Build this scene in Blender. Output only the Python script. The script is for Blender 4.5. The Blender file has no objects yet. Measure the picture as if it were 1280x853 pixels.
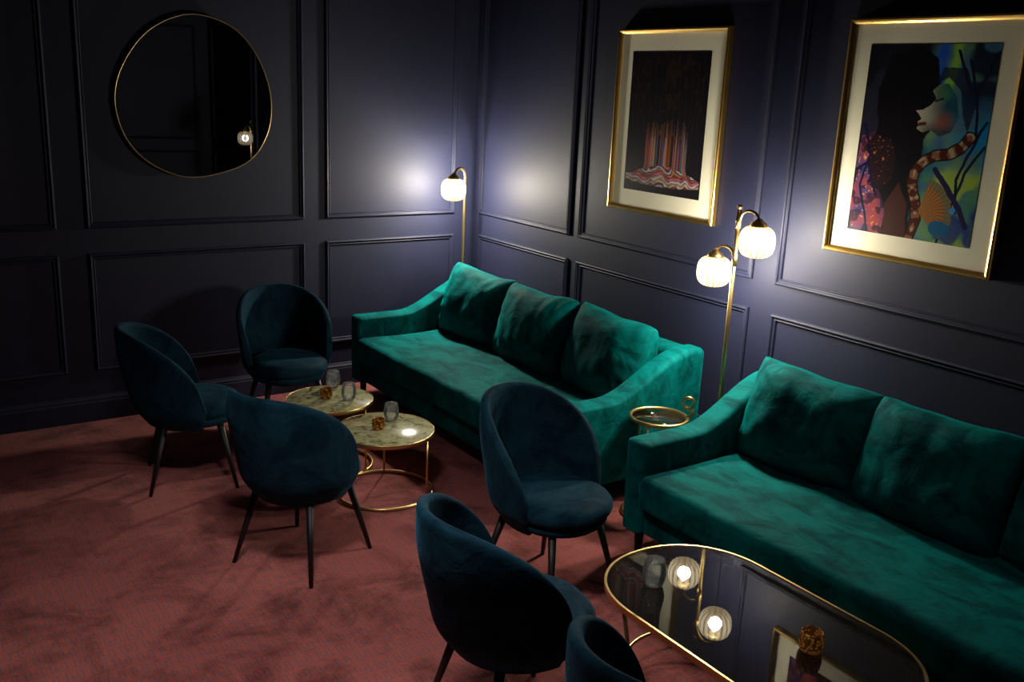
import bpy, bmesh, math, random
import numpy as np
from mathutils import Vector, Matrix, noise
S=bpy.context.scene
COL=bpy.context.collection
# ------------------------------------------------------------------ materials
def mat(name):
    m=bpy.data.materials.new(name); m.use_nodes=True
    nt=m.node_tree; b=nt.nodes["Principled BSDF"]
    return m,nt,b
def N(nt,t,**k):
    n=nt.nodes.new(t)
    for a,v in k.items(): setattr(n,a,v)
    return n
def simple(name,col,rough=.5,metal=0):
    m,nt,b=mat(name)
    b.inputs["Base Color"].default_value=(*col,1); b.inputs["Roughness"].default_value=rough; b.inputs["Metallic"].default_value=metal
    tc=N(nt,"ShaderNodeTexCoord"); no=N(nt,"ShaderNodeTexNoise"); no.inputs["Scale"].default_value=14
    mr=N(nt,"ShaderNodeMapRange"); mr.inputs["To Min"].default_value=max(0,rough-.04); mr.inputs["To Max"].default_value=rough+.06
    nt.links.new(tc.outputs["Object"],no.inputs["Vector"]); nt.links.new(no.outputs[0],mr.inputs[0]); nt.links.new(mr.outputs[0],b.inputs["Roughness"])
    return m
def velvet(name,dark,light,sheen,sheencol,scale=5,stretch=(1,1,1)):
    m,nt,b=mat(name)
    tc=N(nt,"ShaderNodeTexCoord"); mp=N(nt,"ShaderNodeMapping"); mp.inputs["Scale"].default_value=stretch; mp.inputs["Rotation"].default_value=(.3,.2,.7)
    n1=N(nt,"ShaderNodeTexNoise"); n1.inputs["Scale"].default_value=scale; n1.inputs["Detail"].default_value=7; n1.inputs["Roughness"].default_value=.62; n1.inputs["Distortion"].default_value=1.1
    cr=N(nt,"ShaderNodeValToRGB"); cr.color_ramp.elements[0].position=.38; cr.color_ramp.elements[1].position=.58
    cr.color_ramp.elements[0].color=(*dark,1); cr.color_ramp.elements[1].color=(*light,1)
    nt.links.new(tc.outputs["Object"],mp.inputs[0]); nt.links.new(mp.outputs[0],n1.inputs["Vector"]); nt.links.new(n1.outputs[0],cr.inputs[0]); nt.links.new(cr.outputs[0],b.inputs["Base Color"])
    b.inputs["Roughness"].default_value=.75; b.inputs["Specular IOR Level"].default_value=.05
    b.inputs["Sheen Weight"].default_value=sheen; b.inputs["Sheen Roughness"].default_value=.35; b.inputs["Sheen Tint"].default_value=(*sheencol,1)
    n2=N(nt,"ShaderNodeTexNoise"); n2.inputs["Scale"].default_value=10; n2.inputs["Detail"].default_value=7; n2.inputs["Distortion"].default_value=.6
    bp=N(nt,"ShaderNodeBump"); bp.inputs["Strength"].default_value=.5; bp.inputs["Distance"].default_value=.016
    nt.links.new(tc.outputs["Object"],n2.inputs["Vector"]); nt.links.new(n2.outputs[0],bp.inputs["Height"]); nt.links.new(bp.outputs[0],b.inputs["Normal"])
    return m
M_sofa=velvet("teal_velvet",(0,.058,.062),(0,.150,.146),.30,(0,.68,.64),4.5,(1.6,.8,1))
M_chair=velvet("petrol_velvet",(.003,.019,.036),(.009,.042,.068),.16,(.1,.42,.68),5)
M_gold=simple("brushed_brass",(.72,.50,.20),.32,1)
M_dgold=simple("aged_brass",(.40,.29,.13),.4,1)
M_frame=simple("gilt_frame",(.75,.47,.13),.33,1)
M_black=simple("black_lacquer_wood",(.006,.006,.007),.5)
M_matte=simple("cream_mat_board",(.80,.76,.58),.8)
M_mirror,_nt,_b=mat("mirror_silver"); _b.inputs["Base Color"].default_value=(.8,.82,.85,1); _b.inputs["Metallic"].default_value=1; _b.inputs["Roughness"].default_value=.01
M_ceil=simple("ceiling_paint",(.010,.010,.016),.8)
def wallmat():
    m,nt,b=mat("navy_wall_paint")
    tc=N(nt,"ShaderNodeTexCoord"); n1=N(nt,"ShaderNodeTexNoise"); n1.inputs["Scale"].default_value=2.5; n1.inputs["Detail"].default_value=4
    cr=N(nt,"ShaderNodeValToRGB"); cr.color_ramp.elements[0].color=(.0085,.0102,.031,1); cr.color_ramp.elements[1].color=(.0115,.0135,.039,1)
    nt.links.new(tc.outputs["Object"],n1.inputs[0]); nt.links.new(n1.outputs[0],cr.inputs[0]); nt.links.new(cr.outputs[0],b.inputs["Base Color"])
    b.inputs["Roughness"].default_value=.60; b.inputs["Specular IOR Level"].default_value=.36
    n2=N(nt,"ShaderNodeTexNoise"); n2.inputs["Scale"].default_value=220
    bp=N(nt,"ShaderNodeBump"); bp.inputs["Strength"].default_value=.12; bp.inputs["Distance"].default_value=.001
    nt.links.new(tc.outputs["Object"],n2.inputs[0]); nt.links.new(n2.outputs[0],bp.inputs["Height"]); nt.links.new(bp.outputs[0],b.inputs["Normal"])
    return m
M_wall=wallmat()
def carpet():
    m,nt,b=mat("red_patterned_carpet"); L=nt.links.new
    tc=N(nt,"ShaderNodeTexCoord"); mp=N(nt,"ShaderNodeMapping"); L(tc.outputs["Object"],mp.inputs[0])
    sx=N(nt,"ShaderNodeSeparateXYZ"); L(mp.outputs[0],sx.inputs[0])
    def M(op,a,b_=None):
        n=N(nt,"ShaderNodeMath",operation=op)
        for i,v in enumerate((a,b_)):
            if v is None: continue
            if isinstance(v,(int,float)): n.inputs[i].default_value=v
            else: L(v,n.inputs[i])
        return n.outputs[0]
    cell=.085
    u=M('DIVIDE',sx.outputs[0],cell); v=M('DIVIDE',sx.outputs[1],cell)
    row=M('FLOOR',v); u=M('ADD',u,M('MULTIPLY',row,.5))
    fu=M('ABSOLUTE',M('SUBTRACT',M('FRACT',u),.5)); fv=M('ABSOLUTE',M('SUBTRACT',M('FRACT',v),.5))
    d=M('MAXIMUM',fu,fv); ring=M('GREATER_THAN',M('FRACT',M('ADD',M('MULTIPLY',d,5.0),.1)),.52)
    cut=M('MULTIPLY',M('LESS_THAN',fu,.07),M('GREATER_THAN',M('FRACT',v),.5))
    pat=M('MAXIMUM',M('SUBTRACT',ring,cut),0)
    mx=N(nt,"ShaderNodeMix",data_type='RGBA'); L(pat,mx.inputs[0]); mx.inputs[6].default_value=(.47,.105,.085,1); mx.inputs[7].default_value=(.24,.115,.13,1)
    n1=N(nt,"ShaderNodeTexNoise"); n1.inputs["Scale"].default_value=2.6; n1.inputs["Detail"].default_value=9; n1.inputs["Roughness"].default_value=.72; n1.inputs["Distortion"].default_value=.4; L(tc.outputs["Object"],n1.inputs[0])
    cr=N(nt,"ShaderNodeValToRGB"); cr.color_ramp.elements[0].position=.36; cr.color_ramp.elements[1].position=.54; cr.color_ramp.elements[0].color=(.42,.38,.38,1); cr.color_ramp.elements[1].color=(1,1,1,1); L(n1.outputs[0],cr.inputs[0])
    m2=N(nt,"ShaderNodeMix",data_type='RGBA',blend_type='MULTIPLY'); m2.inputs[0].default_value=1; L(mx.outputs[2],m2.inputs[6]); L(cr.outputs[0],m2.inputs[7])
    L(m2.outputs[2],b.inputs["Base Color"]); b.inputs["Roughness"].default_value=.95; b.inputs["Specular IOR Level"].default_value=.1
    b.inputs["Sheen Weight"].default_value=.08
    n2=N(nt,"ShaderNodeTexNoise"); n2.inputs["Scale"].default_value=350; L(tc.outputs["Object"],n2.inputs[0])
    bp=N(nt,"ShaderNodeBump"); bp.inputs["Strength"].default_value=.5; bp.inputs["Distance"].default_value=.004; L(n2.outputs[0],bp.inputs["Height"]); L(bp.outputs[0],b.inputs["Normal"])
    return m
M_carpet=carpet()
def marble():
    m,nt,b=mat("gold_marble_top"); L=nt.links.new
    tc=N(nt,"ShaderNodeTexCoord"); n1=N(nt,"ShaderNodeTexNoise"); n1.inputs["Scale"].default_value=16; n1.inputs["Detail"].default_value=8; n1.inputs["Distortion"].default_value=1.6; L(tc.outputs["Object"],n1.inputs[0])
    cr=N(nt,"ShaderNodeValToRGB"); e=cr.color_ramp.elements; e[0].position=.33; e[0].color=(.12,.10,.05,1); e[1].position=.62; e[1].color=(.55,.54,.29,1)
    x=e.new(.45); x.color=(.40,.37,.19,1)
    L(n1.outputs[0],cr.inputs[0]); L(cr.outputs[0],b.inputs["Base Color"]); b.inputs["Roughness"].default_value=.16
    return m
M_marble=marble()
def thin_glass(name,tint,ior,haze=0):
    m=bpy.data.materials.new(name); m.use_nodes=True; nt=m.node_tree; nt.nodes.clear()
    o=N(nt,"ShaderNodeOutputMaterial"); t=N(nt,"ShaderNodeBsdfTransparent"); t.inputs[0].default_value=(*tint,1)
    g=N(nt,"ShaderNodeBsdfGlossy"); g.inputs["Roughness"].default_value=.012
    f=N(nt,"ShaderNodeFresnel"); f.inputs[0].default_value=ior; mx=N(nt,"ShaderNodeMixShader")
    nt.links.new(f.outputs[0],mx.inputs[0]); nt.links.new(t.outputs[0],mx.inputs[1]); nt.links.new(g.outputs[0],mx.inputs[2]); last=mx
    if haze:
        d=N(nt,"ShaderNodeBsdfTranslucent"); d.inputs[0].default_value=(.9,.92,.92,1); m3=N(nt,"ShaderNodeMixShader"); m3.inputs[0].default_value=haze
        nt.links.new(mx.outputs[0],m3.inputs[1]); nt.links.new(d.outputs[0],m3.inputs[2]); last=m3
    nt.links.new(last.outputs[0],o.inputs[0])
    return m
M_tglass=thin_glass("smoked_table_glass",(.95,.96,.92),1.75,.012)
M_glass=thin_glass("clear_tumbler_glass",(.98,.99,.99),1.55,.06)
def globe_mat(name,lo,hi,opac):
    m=bpy.data.materials.new(name); m.use_nodes=True; nt=m.node_tree; nt.nodes.clear(); L=nt.links.new
    o=N(nt,"ShaderNodeOutputMaterial"); t=N(nt,"ShaderNodeBsdfTransparent"); t.inputs[0].default_value=(1,.97,.9,1)
    at=N(nt,"ShaderNodeAttribute"); at.attribute_name="rib"
    st=N(nt,"ShaderNodeMapRange"); st.inputs["To Min"].default_value=lo; st.inputs["To Max"].default_value=hi; L(at.outputs["Fac"],st.inputs[0])
    cr=N(nt,"ShaderNodeValToRGB"); cr.color_ramp.elements[0].color=(1,.68,.28,1); cr.color_ramp.elements[1].color=(1,.90,.64,1); L(at.outputs["Fac"],cr.inputs[0])
    e=N(nt,"ShaderNodeEmission"); L(st.outputs[0],e.inputs[1]); L(cr.outputs[0],e.inputs[0])
    mx=N(nt,"ShaderNodeMixShader"); mx.inputs[0].default_value=opac; L(t.outputs[0],mx.inputs[1]); L(e.outputs[0],mx.inputs[2])
    g=N(nt,"ShaderNodeBsdfGlossy"); g.inputs["Roughness"].default_value=.08; mx2=N(nt,"ShaderNodeMixShader"); mx2.inputs[0].default_value=.05
    L(mx.outputs[0],mx2.inputs[1]); L(g.outputs[0],mx2.inputs[2]); L(mx2.outputs[0],o.inputs[0])
    return m
M_globe=globe_mat("ribbed_lamp_glass",.75,5.5,.62)
M_globe_dim=globe_mat("ribbed_lamp_glass_dim",.10,.40,.5)
def emis(name,c,s):
    m=bpy.data.materials.new(name); m.use_nodes=True; nt=m.node_tree; nt.nodes.clear()
    o=N(nt,"ShaderNodeOutputMaterial"); e=N(nt,"ShaderNodeEmission"); e.inputs[0].default_value=(*c,1); e.inputs[1].default_value=s; nt.links.new(e.outputs[0],o.inputs[0]); return m
M_bulb=emis("bulb_filament",(1,.93,.78),45); M_bulb_dim=emis("bulb_filament_dim",(1,.9,.7),.8)
def amber():
    m,nt,b=mat("amber_mosaic_glass"); L=nt.links.new
    tc=N(nt,"ShaderNodeTexCoord"); v=N(nt,"ShaderNodeTexVoronoi"); v.inputs["Scale"].default_value=95; L(tc.outputs["Object"],v.inputs[0])
    cr=N(nt,"ShaderNodeValToRGB"); cr.color_ramp.elements[0].color=(.80,.33,.07,1); cr.color_ramp.elements[1].color=(.10,.03,.0,1); cr.color_ramp.elements[1].position=.6
    L(v.outputs["Distance"],cr.inputs[0]); L(cr.outputs[0],b.inputs["Base Color"])
    L(cr.outputs[0],b.inputs["Emission Color"]); b.inputs["Emission Strength"].default_value=.10
    b.inputs["Roughness"].default_value=.2; b.inputs["Metallic"].default_value=.3
    return m
M_amber=amber()
M_wax=simple("candle_wax",(.8,.55,.3),.6)
# ------------------------------------------------------------------ mesh helpers
def obj(name,verts,faces,m=None,parent=None,smooth=True):
    me=bpy.data.meshes.new(name); me.from_pydata([tuple(v) for v in verts],[],faces); me.update()
    bm=bmesh.new(); bm.from_mesh(me); bmesh.ops.recalc_face_normals(bm,faces=bm.faces); bm.to_mesh(me); bm.free()
    if smooth:
        for p in me.polygons: p.use_smooth=True
    o=bpy.data.objects.new(name,me); COL.objects.link(o)
    if m: me.materials.append(m)
    if parent: o.parent=parent
    return o
def empty(name,loc=(0,0,0),rz=0):
    e=bpy.data.objects.new(name,None); e.empty_display_size=.1; COL.objects.link(e); e.location=loc; e.rotation_euler=(0,0,rz); return e
def box(name,a,b,m,parent=None):
    x0,y0,z0=a;x1,y1,z1=b
    v=[(x0,y0,z0),(x1,y0,z0),(x1,y1,z0),(x0,y1,z0),(x0,y0,z1),(x1,y0,z1),(x1,y1,z1),(x0,y1,z1)]
    f=[(0,3,2,1),(4,5,6,7),(0,1,5,4),(1,2,6,5),(2,3,7,6),(3,0,4,7)]
    return obj(name,v,f,m,parent,False)
def axis(L,r,step):
    a=L/2-r; m=5
    e=[-a-r*math.tan(math.pi/4*(1-k/m)) for k in range(m)]
    n=max(2,int(2*a/step)); mid=[-a+2*a*i/n for i in range(n+1)]
    return e+mid+[-x for x in reversed(e)]
def rbox(name,c,dims,r,m,parent=None,fn=None,step=.045):
    ax=[axis(d,r,step) for d in dims]; vd={};V=[];F=[]
    def vid(p):
        k=tuple(round(t,5) for t in p)
        if k not in vd:
            q=Vector([max(-(dims[i]/2-r),min(dims[i]/2-r,p[i])) for i in range(3)])
            d=Vector(p)-q; d=d.normalized()*r if d.length>1e-9 else d
            w=q+d
            if fn: w=fn(w)
            vd[k]=len(V); V.append(Vector(c)+w)
        return vd[k]
    for a in range(3):
        b_,c_=(a+1)%3,(a+2)%3
        for s in (-1,1):
            for i in range(len(ax[b_])-1):
                for j in range(len(ax[c_])-1):
                    q=[]
                    for (ii,jj) in ((i,j),(i+1,j),(i+1,j+1),(i,j+1)):
                        p=[0,0,0];p[a]=s*dims[a]/2;p[b_]=ax[b_][ii];p[c_]=ax[c_][jj]; q.append(vid(p))
                    F.append(tuple(q))
    return obj(name,V,F,m,parent)
def lathe(name,prof,m,parent=None,seg=48,fl=None,loc=(0,0,0),scale=(1,1),attr=None):
    V=[];F=[]
    for i,(r,z) in enumerate(prof):
        for s in range(seg):
            a=2*math.pi*s/seg; rr=r*(fl(a,i/(len(prof)-1)) if fl else 1)
            V.append((loc[0]+rr*math.cos(a)*scale[0],loc[1]+rr*math.sin(a)*scale[1],loc[2]+z))
    for i in range(len(prof)-1):
        for s in range(seg):
            F.append((i*seg+s,i*seg+(s+1)%seg,(i+1)*seg+(s+1)%seg,(i+1)*seg+s))
    if prof[0][0]>1e-4: F.append(tuple(range(seg)))
    if prof[-1][0]>1e-4: F.append(tuple((len(prof)-1)*seg+s for s in range(seg)))
    o=obj(name,V,F,m,parent)
    if attr:
        at=o.data.attributes.new("rib","FLOAT","POINT")
        at.data.foreach_set("value",[attr(2*math.pi*(k%seg)/seg,(k//seg)/(len(prof)-1)) for k in range(len(V))])
    else:
        bm=bmesh.new(); bm.from_mesh(o.data); bmesh.ops.remove_doubles(bm,verts=bm.verts,dist=1e-5); bm.to_mesh(o.data); bm.free()
    return o
def tube(name,pts,r,m,parent=None,seg=12,closed=False,r2=None):
    P=[Vector(p) for p in pts]; n=len(P);V=[];F=[]
    up=None
    for i in range(n):
        if closed: t=(P[(i+1)%n]-P[i-1])
        else: t=P[min(i+1,n-1)]-P[max(i-1,0)]
        t.normalize()
        if up is None:
            up=t.orthogonal().normalized()
        up=(up-t*up.dot(t)).normalized(); w=t.cross(up)
        rr=r if r2 is None else r+(r2-r)*i/(n-1)
        for s in range(seg):
            a=2*math.pi*s/seg; V.append(P[i]+(up*math.cos(a)+w*math.sin(a))*rr)
    for i in range(n if closed else n-1):
        for s in range(seg):
            j=(i+1)%n
            F.append((i*seg+s,i*seg+(s+1)%seg,j*seg+(s+1)%seg,j*seg+s))
    if not closed: F.append(tuple(range(seg))); F.append(tuple((n-1)*seg+s for s in range(seg)))
    return obj(name,V,F,m,parent)
def circ(r,z,n=72,c=(0,0)): return [(c[0]+r*math.cos(2*math.pi*i/n),c[1]+r*math.sin(2*math.pi*i/n),z) for i in range(n)]
# ------------------------------------------------------------------ room
XL,YF,ZC=-6.2,-8.6,3.0
box("floor",(XL-.15,YF-.15,-.1),(.15,.15,0),M_carpet)
box("ceiling",(XL-.15,YF-.15,ZC),(.15,.15,ZC+.1),M_ceil)
box("wall_back",(XL-.15,0,0),(.15,.15,ZC),M_wall)
box("wall_right",(0,YF-.15,0),(.15,0,ZC),M_wall)
box("wall_left",(XL-.15,YF,0),(XL,0,ZC),M_wall)
box("wall_front",(XL-.15,YF-.15,0),(0,YF,ZC),M_wall)
PROF=[(0,0),(0,.012),(.004,.018),(.010,.021),(.016,.018),(.019,.011),(.024,.009),(.030,.012),(.034,.009),(.036,0)]
def panel_frames(name,rects,place):
    V=[];F=[]
    for (a0,a1,z0,z1) in rects:
        base=len(V);k=len(PROF)
        for (sx,sz) in ((0,0),(1,0),(1,1),(0,1)):
            for (u,h) in PROF:
                a=(a0+u) if sx==0 else (a1-u); z=(z0+u) if sz==0 else (z1-u)
                V.append(place(a,h,z))
        for c in range(4):
            for i in range(k-1):
                n=(c+1)%4
                F.append((base+c*k+i,base+n*k+i,base+n*k+i+1,base+c*k+i+1))
    return obj(name,V,F,M_wall,None,False)
def rects(spans):
    o=[]
    for a,b in spans:
        o.append((a,b,.332,1.086)); o.append((a,b,1.245,2.86))
    return o
panel_frames("trim_1",rects([(-5.95,-4.6),(-4.44,-3.0),(-2.83,-1.41),(-1.25,-.19)]),lambda a,h,z:(a,-h,z))
panel_frames("trim_2",rects([(-1.21,-.08),(-2.84,-1.31),(-4.53,-3.0),(-6.2,-4.69),(-8.4,-6.36)]),lambda a,h,z:(-h,a,z))
panel_frames("trim_3",rects([(-8.4,-7.0),(-6.84,-5.2),(-5.04,-3.4),(-3.24,-1.7),(-1.54,-.15)]),lambda a,h,z:(XL+h,a,z))
panel_frames("trim_4",rects([(-5.95,-4.6),(-4.44,-3.0),(-2.84,-1.5),(-1.34,-.2)]),lambda a,h,z:(a,YF+h,z))
def baseboard(name,p0,p1,nrm):
    pr=[(0,0),(.022,0),(.022,.125),(.018,.135),(.018,.145),(.010,.155),(.006,.165),(0,.168)]
    V=[];F=[]
    for p in (p0,p1):
        for (h,z) in pr: V.append((p[0]+nrm[0]*h,p[1]+nrm[1]*h,z))
    k=len(pr)
    for i in range(k-1): F.append((i,i+1,k+i+1,k+i))
    F.append(tuple(range(k)));F.append(tuple(range(k,2*k)))
    obj(name,V,F,M_wall,None,False)
baseboard("baseboard_back",(XL,0),(0,0),(0,-1)); baseboard("baseboard_right",(0,0),(0,YF),(-1,0))
baseboard("baseboard_left",(XL,0),(XL,YF),(1,0)); baseboard("baseboard_front",(XL,YF),(0,YF),(0,1))
# ------------------------------------------------------------------ sofa
def smooth(a,b,x):
    t=max(0,min(1,(x-a)/(b-a))); return t*t*(3-2*t)
def cushion(name,w,h,t,m,parent,loc,rot,seed):
    n=40; V=[];F=[]
    for side in (1,-1):
        for i in range(n+1):
            for j in range(n+1):
                u=-1+2*i/n; v=-1+2*j/n
                u=math.sin(u*math.pi/2)*.5+u*.5; v=math.sin(v*math.pi/2)*.5+v*.5
                e=max(0,(1-abs(u)**2.8)*(1-abs(v)**2.8))
                th=t/2*e**.45
                y=u*w/2*(1-.03*(1-v*v)-.035*v**6*(1 if v>0 else .4)); z=v*h/2*(1-.045*(1-u*u)*(1 if v>0 else .4)-.045*abs(u)**6)
                nn=noise.noise(Vector((y*4+seed,z*5,side*3+seed)))
                n2=noise.noise(Vector((y*12+seed,z*7,side*7)))
                ang=math.atan2(v,u); rad=math.hypot(u,v)
                cre=math.sin(ang*13+nn*5+seed)*smooth(.6,1.15,rad)
                th+= (nn*.020+n2*.009+cre*.007)*e**.4
                sag=-.012*(1-abs(u))*max(0,v)
                V.append((side*th,y,z+sag+.008*noise.noise(Vector((y*6+seed*3,1,z*2)))*(1-e)))
    k=(n+1)*(n+1)
    for s in range(2):
        for i in range(n):
            for j in range(n):
                a=s*k+i*(n+1)+j; F.append((a,a+1,a+n+2,a+n+1))
    o=obj(name,V,F,m,parent)
    bm=bmesh.new(); bm.from_mesh(o.data); bmesh.ops.remove_doubles(bm,verts=bm.verts,dist=.0008); bmesh.ops.recalc_face_normals(bm,faces=bm.faces); bm.to_mesh(o.data); bm.free()
    o.location=loc; o.rotation_euler=rot
    mo=o.modifiers.new("s","SUBSURF"); mo.levels=1; mo.render_levels=1
    return o
def sofa(loc,Ln=2.3,D=1.03):
    e=empty("sofa",loc)
    aw=.13
    rbox("frame_base",(-D/2+.01,-Ln/2,.215),(D-.06,Ln-.04,.17),.025,M_sofa,e)
    rbox("back_frame",(-.09,-Ln/2,.475),(.14,Ln-.10,.70),.05,M_sofa,e)
    def ztop(t): return .83-.225*smooth(.10,.66,t)
    for nm,yc in (("arm_1",-aw/2),("arm_2",-Ln+aw/2)):
        H=.70; z0=.13
        def fn(w,H=H):
            t=-(w.x-D/2)/D
            k=(w.z+H/2)/H
            z=z0+k*(ztop(t)-z0)-(z0+H/2)
            return Vector((w.x,w.y*(1+.10*k*(1)),z))
        rbox(nm,(-D/2,yc,z0+H/2),(D,aw,H),.035,M_sofa,e,fn)
    W=Ln-2*aw
    def seatfn(w):
        u=w.y/(W/2); v=w.x/.435
        pf=.018*(1-abs(u)**4)*(1-abs(v)**4) if w.z>0 else 0
        nz=noise.noise(Vector((w.x*3,w.y*3,w.z*2)))*.012+noise.noise(Vector((w.x*9,w.y*9,5)))*.006
        return Vector((w.x+nz*.6,w.y,w.z+pf+(nz if w.z>0 else 0)))
    rbox("seat_cushion",(-.205-.435,-Ln/2,.375),(.87,W-.01,.17),.045,M_sofa,e,seatfn)
    cw=W/3
    for i in range(3):
        yc=-aw-cw*(i+.5)
        cushion("back_cushion_%d"%(i+1),cw*1.02,.53,.29,M_sofa,e,(-.30-[0,.012,.0][i],yc,.695),(math.radians([1.5,-1,1][i]),math.radians(15+[0,2,-1][i]),math.radians([3,-1,-4][i])),i*3.7+loc[1])
    for i,(x,y) in enumerate(((-.07,-.08),(-D+.07,-.07),(-.07,-Ln+.08),(-D+.07,-Ln+.07))):
        tube("leg_%d"%(i+1),[(x,y,.15),(x,y,0)],.026,M_black,e,16,r2=.017)
    return e
sofa((-.14,-.28,0),2.40,1.05)
sofa((-.05,-3.10,0))
# ------------------------------------------------------------------ chair
def chair(loc,d):
    e=empty("velvet_chair",(loc[0],loc[1],0),math.atan2(d[0],-d[1]))
    nphi,ns=36,12; V=[];F=[]
    PM=math.radians(104)
    for i in range(nphi+1):
        p=-PM+2*PM*i/nphi; t=abs(p)/PM
        zt=.455+.435*max(0,(1-t**2.7))**.60
        for j in range(ns+1):
            s=j/ns
            zb=.345
            z=zb+(zt-zb)*s
            k=(z-.345)/.535
            R=.185+.065*smooth(0,.22,k)+.02*smooth(.2,.75,k)-.012*smooth(.75,1,k)
            back=.035+.075*k
            fw=math.cos(p)
            x=R*math.sin(p)*1.04; y=R*math.cos(p)*1.0+back*max(0,.35+.65*fw)-.03
            V.append((x,y,z))
    for i in range(nphi):
        for j in range(ns):
            a=i*(ns+1)+j; F.append((a,a+1,a+ns+2,a+ns+1))
    o=obj("backrest_shell",V,F,M_chair,e)
    so=o.modifiers.new("sol","SOLIDIFY"); so.thickness=.042; so.offset=0
    su=o.modifiers.new("sub","SUBSURF"); su.levels=2; su.render_levels=2
    pr=[(.001,.495),(.08,.497),(.15,.494),(.19,.487),(.215,.474),(.228,.455),(.230,.435),(.224,.418),(.21,.408),(.20,.402),(.21,.396),(.212,.385),(.20,.362),(.17,.347),(.1,.342),(.001,.342)]
    lathe("seat_cushion",pr,M_chair,e,56,fl=lambda a,i:1+.04*abs(math.sin(2*a))+(.05 if math.sin(a)<0 else 0)*(-math.sin(a)),loc=(0,-.03,0),scale=(1.03,1.03))
    for i,(sx,sy) in enumerate(((-1,-1),(1,-1),(-1,1),(1,1))):
        tube("leg_%d"%(i+1),[(sx*.15,sy*.14-.01,.37),(sx*.225,sy*.225-.005,0)],.019,M_black,e,14,r2=.0095)
    return e
chair((-2.60,-1.20),(.97,-.24))
chair((-1.83,-.70),(-.12,-.99))
chair((-2.43,-2.38),(.88,.47))
chair((-1.60,-3.20),(.2,-.98))
chair((-2.30,-3.93),(.98,-.1))
chair((-2.35,-4.80),(.97,-.05))
# ------------------------------------------------------------------ tables
def round_table(loc,R,z):
    e=empty("round_side_table",(loc[0],loc[1],0),.5)
    lathe("marble_top",[(.001,z-.016),(R-.006,z-.016),(R-.004,z-.012),(R-.004,z-.002),(R-.007,z),(.001,z)],M_marble,e,96)
    lathe("brass_rim",[(R-.004,z-.022),(R,z-.022),(R+.001,z-.001),(R-.002,z+.001),(R-.004,z-.001),(R-.004,z-.022)],M_gold,e,96)
    tube("base_ring",circ(R-.004,.010),.009,M_gold,e,10,True)
    for i in range(3):
        a=2*math.pi*i/3+.6
        tube("leg_%d"%(i+1),[((R-.012)*math.cos(a),(R-.012)*math.sin(a),z-.015),((R-.006)*math.cos(a),(R-.006)*math.sin(a),.01)],.006,M_gold,e,10)
    return e
round_table((-1.85,-1.40),.25,.41)
round_table((-1.75,-1.90),.27,.37)
def racetrack(hw,hl,z,n=24,p=2.15):
    pts=[]; st=hl-hw
    for i in range(n*4):
        a=2*math.pi*i/(n*4); c,s=math.cos(a),math.sin(a)
        x=hw*math.copysign(abs(c)**(2/p),c); y=hw*math.copysign(abs(s)**(2/p),s)
        pts.append((x,y+(st if s>=0 else -st),z))
    return pts
def glass_table(loc,hw,hl,z):
    e=empty("glass_coffee_table",(loc[0],loc[1],0))
    a=racetrack(hw,hl,z); b=racetrack(hw,hl,z-.010); n=len(a)
    obj("glass_top",a+b,[tuple(range(n)),tuple(range(n,2*n))]+[(i,(i+1)%n,n+(i+1)%n,n+i) for i in range(n)],M_tglass,e,False)
    V=[];F=[]
    for (off,zz) in ((.0,z+.003),(.009,z+.003),(.009,z-.020),(.0,z-.020)):
        V+=racetrack(hw+off,hl+off,zz)
    for k in range(4):
        for i in range(n):
            F.append((k*n+i,k*n+(i+1)%n,((k+1)%4)*n+(i+1)%n,((k+1)%4)*n+i))
    obj("brass_rim",V,F,M_gold,e,False)
    tube("lower_rail",racetrack(hw-.07,hl-.10,.10),.008,M_gold,e,10,True)
    for i,(sx,sy) in enumerate(((-1,-1),(1,-1),(-1,1),(1,1))):
        x=sx*(hw-.075); y=sy*(hl-hw*.85)
        tube("leg_%d"%(i+1),[(sx*(hw-.01),y,z-.012),(x,y,.10),(x,y,0)],.008,M_gold,e,10)
    return e
glass_table((-1.575,-4.36),.335,.60,.42)
def tumbler(loc,h=.100,r=.043):
    e=empty("drinking_glass",loc)
    o=[(.001,0),(r*.62,0),(r*.85,h*.12),(r,h*.38),(r*.98,h*.6),(r*.80,h)]
    pr=[];  
    for i in range(len(o)-1):
        for k in range(4):
            t=k/4; pr.append((o[i][0]*(1-t)+o[i+1][0]*t,o[i][1]*(1-t)+o[i+1][1]*t))
    pr.append(o[-1]); inn=[(max(.001,a-.0022),max(b,.007)) for a,b in reversed(pr)]
    lathe("bowl",pr+inn,M_glass,e,36)
    return e
def votive(loc,r=.036,h=.06):
    e=empty("amber_candle_holder",loc)
    lathe("cup",[(.001,0),(r*.8,0),(r*.97,h*.2),(r,h*.5),(r*.93,h*.85),(r*.85,h),(r*.78,h),(r*.85,h*.8),(r*.9,h*.5),(r*.85,.012),(.001,.010)],M_amber,e,36)
    lathe("candle",[(.001,.011),(r*.6,.011),(r*.6,.03),(.001,.031)],M_wax,e,24)
    return e
votive((-1.865,-1.385,.411)); tumbler((-1.745,-1.215,.411)); tumbler((-1.765,-1.475,.411))
votive((-1.785,-1.89,.371)); tumbler((-1.66,-1.80,.371))
votive((-1.547,-4.585,.421),.042,.07); tumbler((-1.708,-3.99,.421),.105,.045)
e=empty("brass_drinks_table",(-.63,-2.85,0))
tz=.55
tube("top_ring",circ(.150,tz),.011,M_gold,e,12,True)
lathe("tray",[(.001,tz-.012),(.148,tz-.012),(.148,tz-.006),(.001,tz-.006)],M_tglass,e,64)
tube("base_ring",circ(.155,.012),.010,M_gold,e,12,True)
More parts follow.
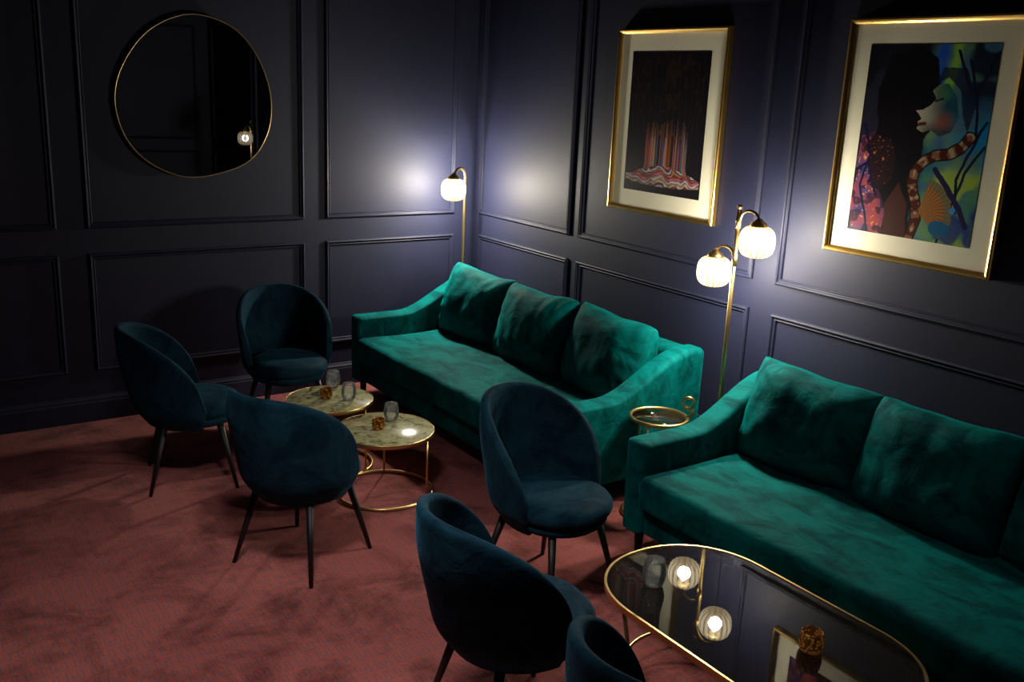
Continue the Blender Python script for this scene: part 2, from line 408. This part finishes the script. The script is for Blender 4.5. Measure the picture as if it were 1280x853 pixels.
for k,a in enumerate((-.6,1.5,3.6)):
    tube("leg_%d"%(k+1),[(.150*math.cos(a),.150*math.sin(a),tz),(.154*math.cos(a),.154*math.sin(a),.012)],.007,M_gold,e,10)
hx,hy=.150*math.cos(-.6),.150*math.sin(-.6)
pts=[(hx,hy,tz)]
for i in range(9): 
    a=-math.pi/2+ i*math.pi/8
    pts.append((hx+.0+.022*math.cos(a),hy-.02*math.cos(a),tz+.03+.02*math.sin(a)+.0))
for i in range(25):
    a=-math.pi/2+2*math.pi*i/24
    pts.append((hx+.02*math.cos(a),hy-.02*math.cos(a),tz+.085+.03*math.sin(a)))
tube("handle_loop",pts,.008,M_gold,e,10)
# ------------------------------------------------------------------ lamps
def globe(e,c,R,h,mg,mb,power,idx):
    n=26; pr=[]
    for i in range(n+1):
        a=-math.pi/2+math.pi*i/n
        s,cc=math.sin(a),math.cos(a)
        pr.append((max(.001,R*abs(cc)**.62),h*math.copysign(abs(s)**.80,s)))
    lathe("globe_%d"%idx,pr,mg,e,192,fl=lambda a,i:1+.035*abs(math.sin(8*a))*(math.sin(math.pi*i)**.5),loc=c,
          attr=lambda a,i:(abs(math.sin(8*a))**.8)*(.15+.85*math.sin(math.pi*min(1,i*1.02))**1.5))
    lathe("cap_%d"%idx,[(.001,h+.035),(.012,h+.035),(.016,h+.03),(.040,h+.012),(.044,h+.0),(.044,h-.012),(.036,h-.014)],M_gold,e,32,loc=c)
    lathe("bulb_%d"%idx,[(.001,-.035),(.016,-.03),(.024,-.012),(.024,.005),(.014,.03),(.011,.05),(.001,.05)],mb,e,24,loc=c)
    if power:
        l=bpy.data.lights.new("bulb_light","POINT"); l.energy=power; l.color=(1,.95,.85); l.shadow_soft_size=.035
        lo=bpy.data.objects.new("bulb_light_%d"%idx,l); COL.objects.link(lo); lo.parent=e; lo.location=(c[0],c[1],c[2]-.0)
def floor_lamp(loc,top,globes,mg,mb,power,hooktop=False,Rg=.088):
    e=empty("floor_lamp",loc)
    lathe("base",[(.001,0),(.115,0),(.118,.004),(.118,.014),(.112,.018),(.02,.020),(.012,.03),(.001,.03)],M_gold,e,64)
    if not hooktop:
        tube("pole",[(0,0,.02),(0,0,top)],.0115,M_gold,e,16)
        lathe("finial",[(.0105,0),(.014,.001),(.014,.02),(.001,.022)],M_gold,e,20,loc=(0,0,top))
    for k,(dx,dy,zc) in enumerate(globes):
        hz=zc+.085+.035
        d=math.hypot(dx,dy); ux,uy=dx/d,dy/d
        r=d/2
        if hooktop:
            pts=[(0,0,.02),(0,0,.8),(0,0,top-.07)]
            for i in range(1,13):
                a=math.pi*i/12; pts.append((ux*(r-r*math.cos(a)),uy*(r-r*math.cos(a)),top-.07+.07*math.sin(a)))
            pts[-1]=(dx,dy,max(hz,top-.07)); pts.append((dx,dy,hz-.004)); tube("pole_with_crook",pts,.0105,M_gold,e,14)
        else:
            pts=[(0,0,hz-.045)]
            for i in range(0,13):
                a=math.pi*i/12; rr=(d-.012)/2
                pts.append((ux*(.012+rr-rr*math.cos(a)),uy*(.012+rr-rr*math.cos(a)),hz-.03+ (rr*.75)*math.sin(a)+(.012)))
            pts.append((dx,dy,hz-.006)); tube("arm_%d"%(k+1),pts,.007,M_gold,e,12)
            tube("arm_collar_%d"%(k+1),[(0,0,hz-.07),(0,0,hz-.01)],.015,M_gold,e,14)
        globe(e,(dx,dy,zc),Rg,.082,mg,mb,power,k+1)
    return e
floor_lamp((-.22,-.20,0),1.61,[(-.165,-.11,1.462)],M_globe,M_bulb,540,True)
floor_lamp((-.28,-2.945,0),1.65,[(-.01,.125,1.305),(.0,-.135,1.50)],M_globe,M_bulb,215)
floor_lamp((-.25,-5.60,0),1.65,[(-.09,.08,1.46)],M_globe_dim,M_bulb_dim,2)
# ------------------------------------------------------------------ mirror
mr=empty("wall_mirror",(-2.13,-.045,2.05))
mp=[]
ctrl=[(-2.155,2.549),(-2.395,2.448),(-2.558,2.251),(-2.626,2.037),(-2.584,1.816),(-2.454,1.653),(-2.242,1.557),(-2.015,1.574),(-1.80,1.664),(-1.68,1.85),(-1.66,2.082),(-1.746,2.326),(-1.906,2.493)]
nC=len(ctrl)
for i in range(nC):
    p0,p1,p2,p3=[np.array(ctrl[(i+k)%nC]) for k in (-1,0,1,2)]
    for s in range(8):
        t=s/8; q=.5*((2*p1)+(-p0+p2)*t+(2*p0-5*p1+4*p2-p3)*t*t+(-p0+3*p1-3*p2+p3)*t**3)
        mp.append((q[0]+2.13,0,q[1]-2.05))
nm=len(mp)
obj("mirror_glass",[(x,-.004,z) for x,y,z in mp]+[(x,.014,z) for x,y,z in mp],[tuple(range(nm)),tuple(range(nm,2*nm))]+[(i,(i+1)%nm,nm+(i+1)%nm,nm+i) for i in range(nm)],M_mirror,mr,False)
tube("brass_rim",mp,.0055,M_dgold,mr,10,True)
mr.rotation_euler=(0,0,math.radians(-2.1))
# ------------------------------------------------------------------ framed art
def pip(X,Y,poly):
    ins=np.zeros(X.shape,bool); n=len(poly)
    for i in range(n):
        x0,y0=poly[i]; x1,y1=poly[(i+1)%n]
        c=((y0>Y)!=(y1>Y)); xx=(x1-x0)*(Y-y0)/((y1-y0) if y1!=y0 else 1e-9)+x0
        ins^=(c&(X<xx))
    return ins
def distseg(X,Y,pts):
    D=np.full(X.shape,1e9);T=np.zeros(X.shape);L=0
    for (x0,y0),(x1,y1) in zip(pts[:-1],pts[1:]):
        dx,dy=x1-x0,y1-y0; l=math.hypot(dx,dy); t=np.clip(((X-x0)*dx+(Y-y0)*dy)/(l*l),0,1)
        d=np.hypot(X-x0-t*dx,Y-y0-t*dy); m=d<D; D[m]=d[m]; T[m]=(L+t*l)[m]; L+=l
    return D,T
def vn(X,Y,sc,seed):
    r=np.random.RandomState(seed).rand(64,64)
    x=X*sc;y=Y*sc; xi=np.floor(x).astype(int);yi=np.floor(y).astype(int); fx=x-xi;fy=y-yi; fx=fx*fx*(3-2*fx);fy=fy*fy*(3-2*fy)
    g=lambda a,b:r[a%64,b%64]
    return (g(xi,yi)*(1-fx)+g(xi+1,yi)*fx)*(1-fy)+(g(xi,yi+1)*(1-fx)+g(xi+1,yi+1)*fx)*fy
def lay(C,mask,col,al=1):
    m=(mask.astype(float)*al)[...,None]; C[:]=C*(1-m)+np.array(col)*m
def soft(val,th,wd): return np.clip((val-th)/wd,0,1)
def lays(C,msk,col,al):
    m_=(msk*al)[...,None]; C[:]=C*(1-m_)+np.array(col)*m_
def art1(U,Vv):
    C=np.zeros(U.shape+(3,)); C[:]=(.006,.004,.008)
    for k in range(14):
        x=.08+.84*k/13; D=abs(U-x-.02*np.sin(Vv*9+k)); lay(C,(D<.006)&(Vv<.55)&(Vv>.05),(.025,.014,.010),.7)
    n=vn(U,Vv,26,3); lay(C,(n>.66)&(Vv<.42),(.030,.018,.010),.5)
    pal=np.array([(.70,.10,.03),(.75,.25,.05),(.04,.22,.45),(.50,.38,.30),(.35,.08,.12),(.55,.16,.04),(.80,.35,.12),(.10,.12,.40)])
    cx=.53; flare=np.clip((Vv-.80)/.16,0,1)
    half=.27+.16*flare**1.5
    s=(U-cx)/half; idx=np.floor((s+1)*30+(vn(U,Vv,7,9)-.5)*5*flare).astype(int)%97
    rr=np.random.RandomState(5); tops=.47+.13*rr.rand(97); ci=rr.randint(0,8,97); br=.15+.7*rr.rand(97)
    m=(abs(s)<1)&(Vv>tops[idx])&(Vv<.90)
    fade=np.clip((Vv-tops[idx])/.12,.25,1)[...,None]
    C[m]=(pal[ci[idx]]*(br[idx][...,None])*fade*.8)[m]
    lay(C,m&(abs(s)<.8)&(Vv<.60),(.10,.04,.02),.5)
    f=(Vv>.79+.20*np.abs(U-.52)**1.1+.03*(vn(U,Vv,14,44)-.5))&(Vv<.95-.10*np.abs(U-.5)**2)&(abs(U-.5)<.485)
    ph=Vv+.05*(vn(U,Vv,9,14)-.5)+.025*(vn(U,Vv,22,4)-.5)+.012*np.sin(U*40)
    w=np.floor(ph*120).astype(int)%97
    C[f]=(pal[ci[w]]*(.15+.9*br[w])[...,None]*(.4+1.0*vn(U,Vv,30,51))[...,None])[f]
    lay(C,f&(w%3==0),(.02,.008,.02),.7); lay(C,f&(w%8==2),(.45,.52,.58),.7)
    for x in (.44,.61): lay(C,(abs(U-x)<.016)&(Vv>.58)&(Vv<.80),(.02,.008,.006))
    return C
def art2(U,Vv):
    X=U*170;Y=Vv*240
    wx=(vn(X,Y,.06,31)-.5)*7+(vn(X,Y,.2,32)-.5)*2; wy=(vn(X,Y,.06,33)-.5)*7+(vn(X,Y,.2,34)-.5)*2
    X0,Y0=X,Y; X=X+wx; Y=Y+wy
    C=np.zeros(U.shape+(3,)); C[:]=(.01,.012,.02)
    n=vn(X,Y,.03,1); n2=vn(X,Y,.08,2)
    g=np.clip(Y/240,0,1)[...,None]
    wash=np.array((.005,.10,.20))*(1-g)+np.array((.04,.24,.10))*g
    wash=wash*(1-n[...,None]*.8)+np.array((.26,.46,.03))*n[...,None]*.8
    wash=wash*(1-.6*n2[...,None])+np.array((.005,.04,.42))*.6*n2[...,None]
    a=np.clip((X-84)/14,0,1)[...,None]; C[:]=C*(1-a)+wash*a
    lays(C,soft(9-abs(X-100-.05*Y),0,5)*(Y<80),(.005,.09,.60),.85)
    lays(C,soft(8-abs(X-119+.1*Y),0,5)*soft(66-Y,0,15),(.28,.60,.05),.85)
    lays(C,soft(X,132,8)*soft(80-Y,0,20)*soft(vn(X,Y,.05,6),.2,.2),(.006,.01,.03),.95)
    lays(C,soft(X,120,10)*soft(Y,75,15)*soft(160-Y,0,20)*soft(vn(X,Y,.045,16),.4,.2),(.0,.24,.55),.85)
    lays(C,soft(X,110,10)*soft(Y,140,15)*soft(vn(X,Y,.05,17),.4,.2),(.40,.55,.03),.8)
    lays(C,soft(X,116,10)*soft(Y,185,15)*soft(vn(X,Y,.07,18),.4,.2),(.015,.03,.22),.85)
    m=pip(X,Y,[(0,110),(14,95),(30,120),(45,150),(62,240),(0,240)])
    base=np.array((.40,.06,.05))*n2[...,None]+np.array((.02,.05,.18))*(1-n2[...,None]); C[m]=base[m]
    lay(C,m&(vn(X,Y,.35,12)>.86),(.8,.32,.10),.8)
    lay(C,m&(vn(X,Y,.12,13)>.55),(.02,.012,.035),.85)
    lay(C,pip(X,Y,[(0,60),(20,30),(34,60),(20,110),(0,120)]),(.02,.02,.035))
    head=[(30,14),(70,4),(96,16),(104,50),(100,95),(92,120),(84,160),(90,240),(50,240),(50,200),(42,182),(30,180),(22,174),(24,166),(19,162),(22,158),(17,152),(20,144),(8,134),(22,112),(24,90),(20,50)]
    lay(C,pip(X,Y,head),(.006,.005,.008))
    m=pip(X,Y,[(8,134),(22,112),(42,115),(56,140),(54,170),(42,182),(30,180),(22,174),(24,166),(19,162),(22,158),(17,152),(20,144)])
    lay(C,m,(.02,.008,.012)); lay(C,m&(vn(X,Y,.5,21)>.88),(.5,.16,.04),.8)
    X,Y=X0+wx*.3,Y0+wy*.3
    face=[(94,56),(99,66),(92,74),(84,79),(75,80),(80,86),(84,90),(80,93),(82,97),(80,101),(87,106),(97,103),(110,110),(124,104),(132,86),(126,62),(114,48),(102,48)]
    m=pip(X,Y,face); sh=np.clip((X-80)/34,0,1)[...,None]
    fc=np.array((.62,.55,.38))*(1-sh)+np.array((.02,.12,.18))*sh; C[m]=(fc*(.5+.7*n2[...,None]))[m]
    lays(C,m*soft(18-np.hypot((X-112),(Y-94)),0,14),(.30,.07,.02),.75)
    lays(C,m*soft(14-np.hypot((X-108),(Y-58)),0,9),(.04,.20,.08),.7)
    lays(C,m*soft(Y,94,10)*soft(X,86,8),(.02,.02,.03),.7)
    lay(C,pip(X,Y,[(82,94),(91,93),(92,97),(81,98)]),(.10,.02,.02)); lay(C,pip(X,Y,[(97,68),(108,64),(109,66),(98,70)]),(.01,.01,.02))
    lay(C,pip(X,Y,[(98,48),(112,40),(130,54),(136,84),(146,104),(152,60),(132,28),(104,28)]),(.01,.02,.05),.9)
    for pts in ([(168,10),(150,60),(158,110),(140,160),(146,200)],[(120,8),(134,40),(150,60)],[(168,120),(150,150),(128,240)],[(6,100),(20,140),(10,180),(30,240)],[(2,160),(18,150),(36,190)],[(150,60),(136,20)],[(158,110),(168,90)]):
        D,T=distseg(X,Y,pts); lay(C,D<1.8,(.008,.008,.04))
    D,T=distseg(X,Y,[(150,108),(140,122),(126,130),(108,133),(95,141),(86,154),(83,168),(87,182),(93,196),(96,214),(90,238)])
    q=vn(T,D,.22,41)+.35*np.sin(T*.35); m=D<7.5
    lay(C,m,(.22,.10,.05)); lay(C,m&(q>.45),(.07,.012,.008)); lay(C,m&(q<.10),(.42,.30,.18)); lay(C,(D>5.6)&(D<7.5),(.012,.006,.008))
    ang=np.arctan2(Y-205,X-98); rad=np.hypot(X-98,Y-205); m=(rad<44)&(ang>-1.35)&(ang<.75)&(X>99)
    st=(np.sin(ang*46)>0); lay(C,m&st,(.36,.07,.01)); lay(C,m&~st,(.30,.20,.06)); lay(C,m&(rad>34),(.10,.16,.10),.6)
    m=np.hypot((X-128)/1.4,Y-222)<10; lay(C,m,(.01,.12,.26)); lay(C,np.hypot(X-142,Y-198)<4,(.04,.3,.7))
    D,T=distseg(X,Y,[(112,150),(130,170),(150,195),(160,215)]); lay(C,D<3.5,(.02,.012,.08))
    lay(C,pip(X,Y,[(50,200),(66,170),(82,200),(84,240),(52,240)]),(.10,.03,.02),.6)
    return C*.88
def framed(name,y0,y1,z0,z1,bl,bt,art,fw=.028):
    e=empty(name,(-.004,(y0+y1)/2,(z0+z1)/2)); hw=abs(y1-y0)/2; hh=(z1-z0)/2
    pr=[(0,0),(0,.030),(.004,.036),(.012,.038),(.020,.034),(fw,.026),(fw,.010)]
    V=[];F=[];k=len(pr)
    for (sy,sz) in ((-1,-1),(1,-1),(1,1),(-1,1)):
        for (u,h) in pr: V.append((-h,sy*(hw-u),sz*(hh-u)))
    for c in range(4):
        n=(c+1)%4
        for i in range(k-1): F.append((c*k+i,n*k+i,n*k+i+1,c*k+i+1))
    obj("frame",V,F,M_frame,e,False)
    box("mat_board",(-.016,-hw+fw*.5,-hh+fw*.5),(-.002,hw-fw*.5,hh-fw*.5),M_matte,e)
    pw=hw-bl; ph=hh-bt
    nx=280; ny=int(nx*ph/pw)
    V=[];F=[]
    for j in range(ny+1):
        for i in range(nx+1):
            V.append((-.0175,pw-2*pw*i/nx,ph-2*ph*j/ny))
    for j in range(ny):
        for i in range(nx):
            a=j*(nx+1)+i; F.append((a,a+1,a+nx+2,a+nx+1))
    me=bpy.data.meshes.new("print"); me.from_pydata(V,[],F); me.update()
    o=bpy.data.objects.new("print",me); COL.objects.link(o); o.parent=e
    ii,jj=np.meshgrid((np.arange(nx+1))/nx,(np.arange(ny+1))/ny)
    C=art(ii,jj).reshape(-1,3); col=np.ones((len(C),4),dtype=np.float32); col[:,:3]=np.clip(C,0,1)
    ca=me.color_attributes.new("paint","FLOAT_COLOR","POINT"); ca.data.foreach_set("color",col.ravel())
    m,nt,b=mat(name+"_print"); at=N(nt,"ShaderNodeAttribute"); at.attribute_name="paint"; nt.links.new(at.outputs["Color"],b.inputs["Base Color"]); b.inputs["Roughness"].default_value=.35; b.inputs["Specular IOR Level"].default_value=.15
    me.materials.append(m)
    return e
framed("framed_artwork",-1.62,-2.53,1.49,2.57,.13,.13,art1)
framed("framed_artwork",-3.29,-4.16,1.485,2.585,.12,.12,art2)
# ------------------------------------------------------------------ ceiling lights
def downlight(loc,target,power,size,blend=.9,col=(1,.95,.9),rad=.06):
    e=empty("ceiling_downlight",loc)
    lathe("trim_ring",[(.055,.0),(.055,-.01),(.04,-.012),(.04,0)],M_black,e,32,loc=(0,0,0))
    l=bpy.data.lights.new("spot","SPOT"); l.energy=power; l.spot_size=math.radians(size); l.spot_blend=blend; l.color=col; l.shadow_soft_size=rad
    o=bpy.data.objects.new("spot",l); COL.objects.link(o); o.parent=e; o.location=(0,0,-.02)
    d=Vector(target)-Vector(loc); o.rotation_euler=d.to_track_quat('-Z','Y').to_euler()
downlight((-3.1,-3.9,ZC),(-2.95,-3.3,0),215,92,rad=.2)
downlight((-1.2,-4.6,ZC),(-1.1,-4.6,0),14,100,rad=.15)
w=bpy.data.worlds.new("w"); S.world=w; w.use_nodes=True; w.node_tree.nodes["Background"].inputs[0].default_value=(.02,.02,.03,1); w.node_tree.nodes["Background"].inputs[1].default_value=.3
# ------------------------------------------------------------------ camera
f=1199.7; yaw,pit,roll=[math.radians(a) for a in (35.27,14.81,2.60)]
F_=Vector((math.sin(yaw)*math.cos(pit),math.cos(yaw)*math.cos(pit),-math.sin(pit)))
r_=Vector((math.cos(yaw),-math.sin(yaw),0)); u_=r_.cross(F_)
r2=r_*math.cos(roll)+u_*math.sin(roll); u2=-r_*math.sin(roll)+u_*math.cos(roll)
cd=bpy.data.cameras.new("camera"); cd.sensor_width=36; cd.lens=36*f/1280; cd.clip_start=.05
co=bpy.data.objects.new("camera",cd); COL.objects.link(co)
M=Matrix((( r2.x,u2.x,-F_.x,-4.051),(r2.y,u2.y,-F_.y,-6.315),(r2.z,u2.z,-F_.z,2.2),(0,0,0,1)))
co.matrix_world=M; S.camera=co
S.view_settings.view_transform='Standard'; S.view_settings.look='None'; S.view_settings.exposure=0
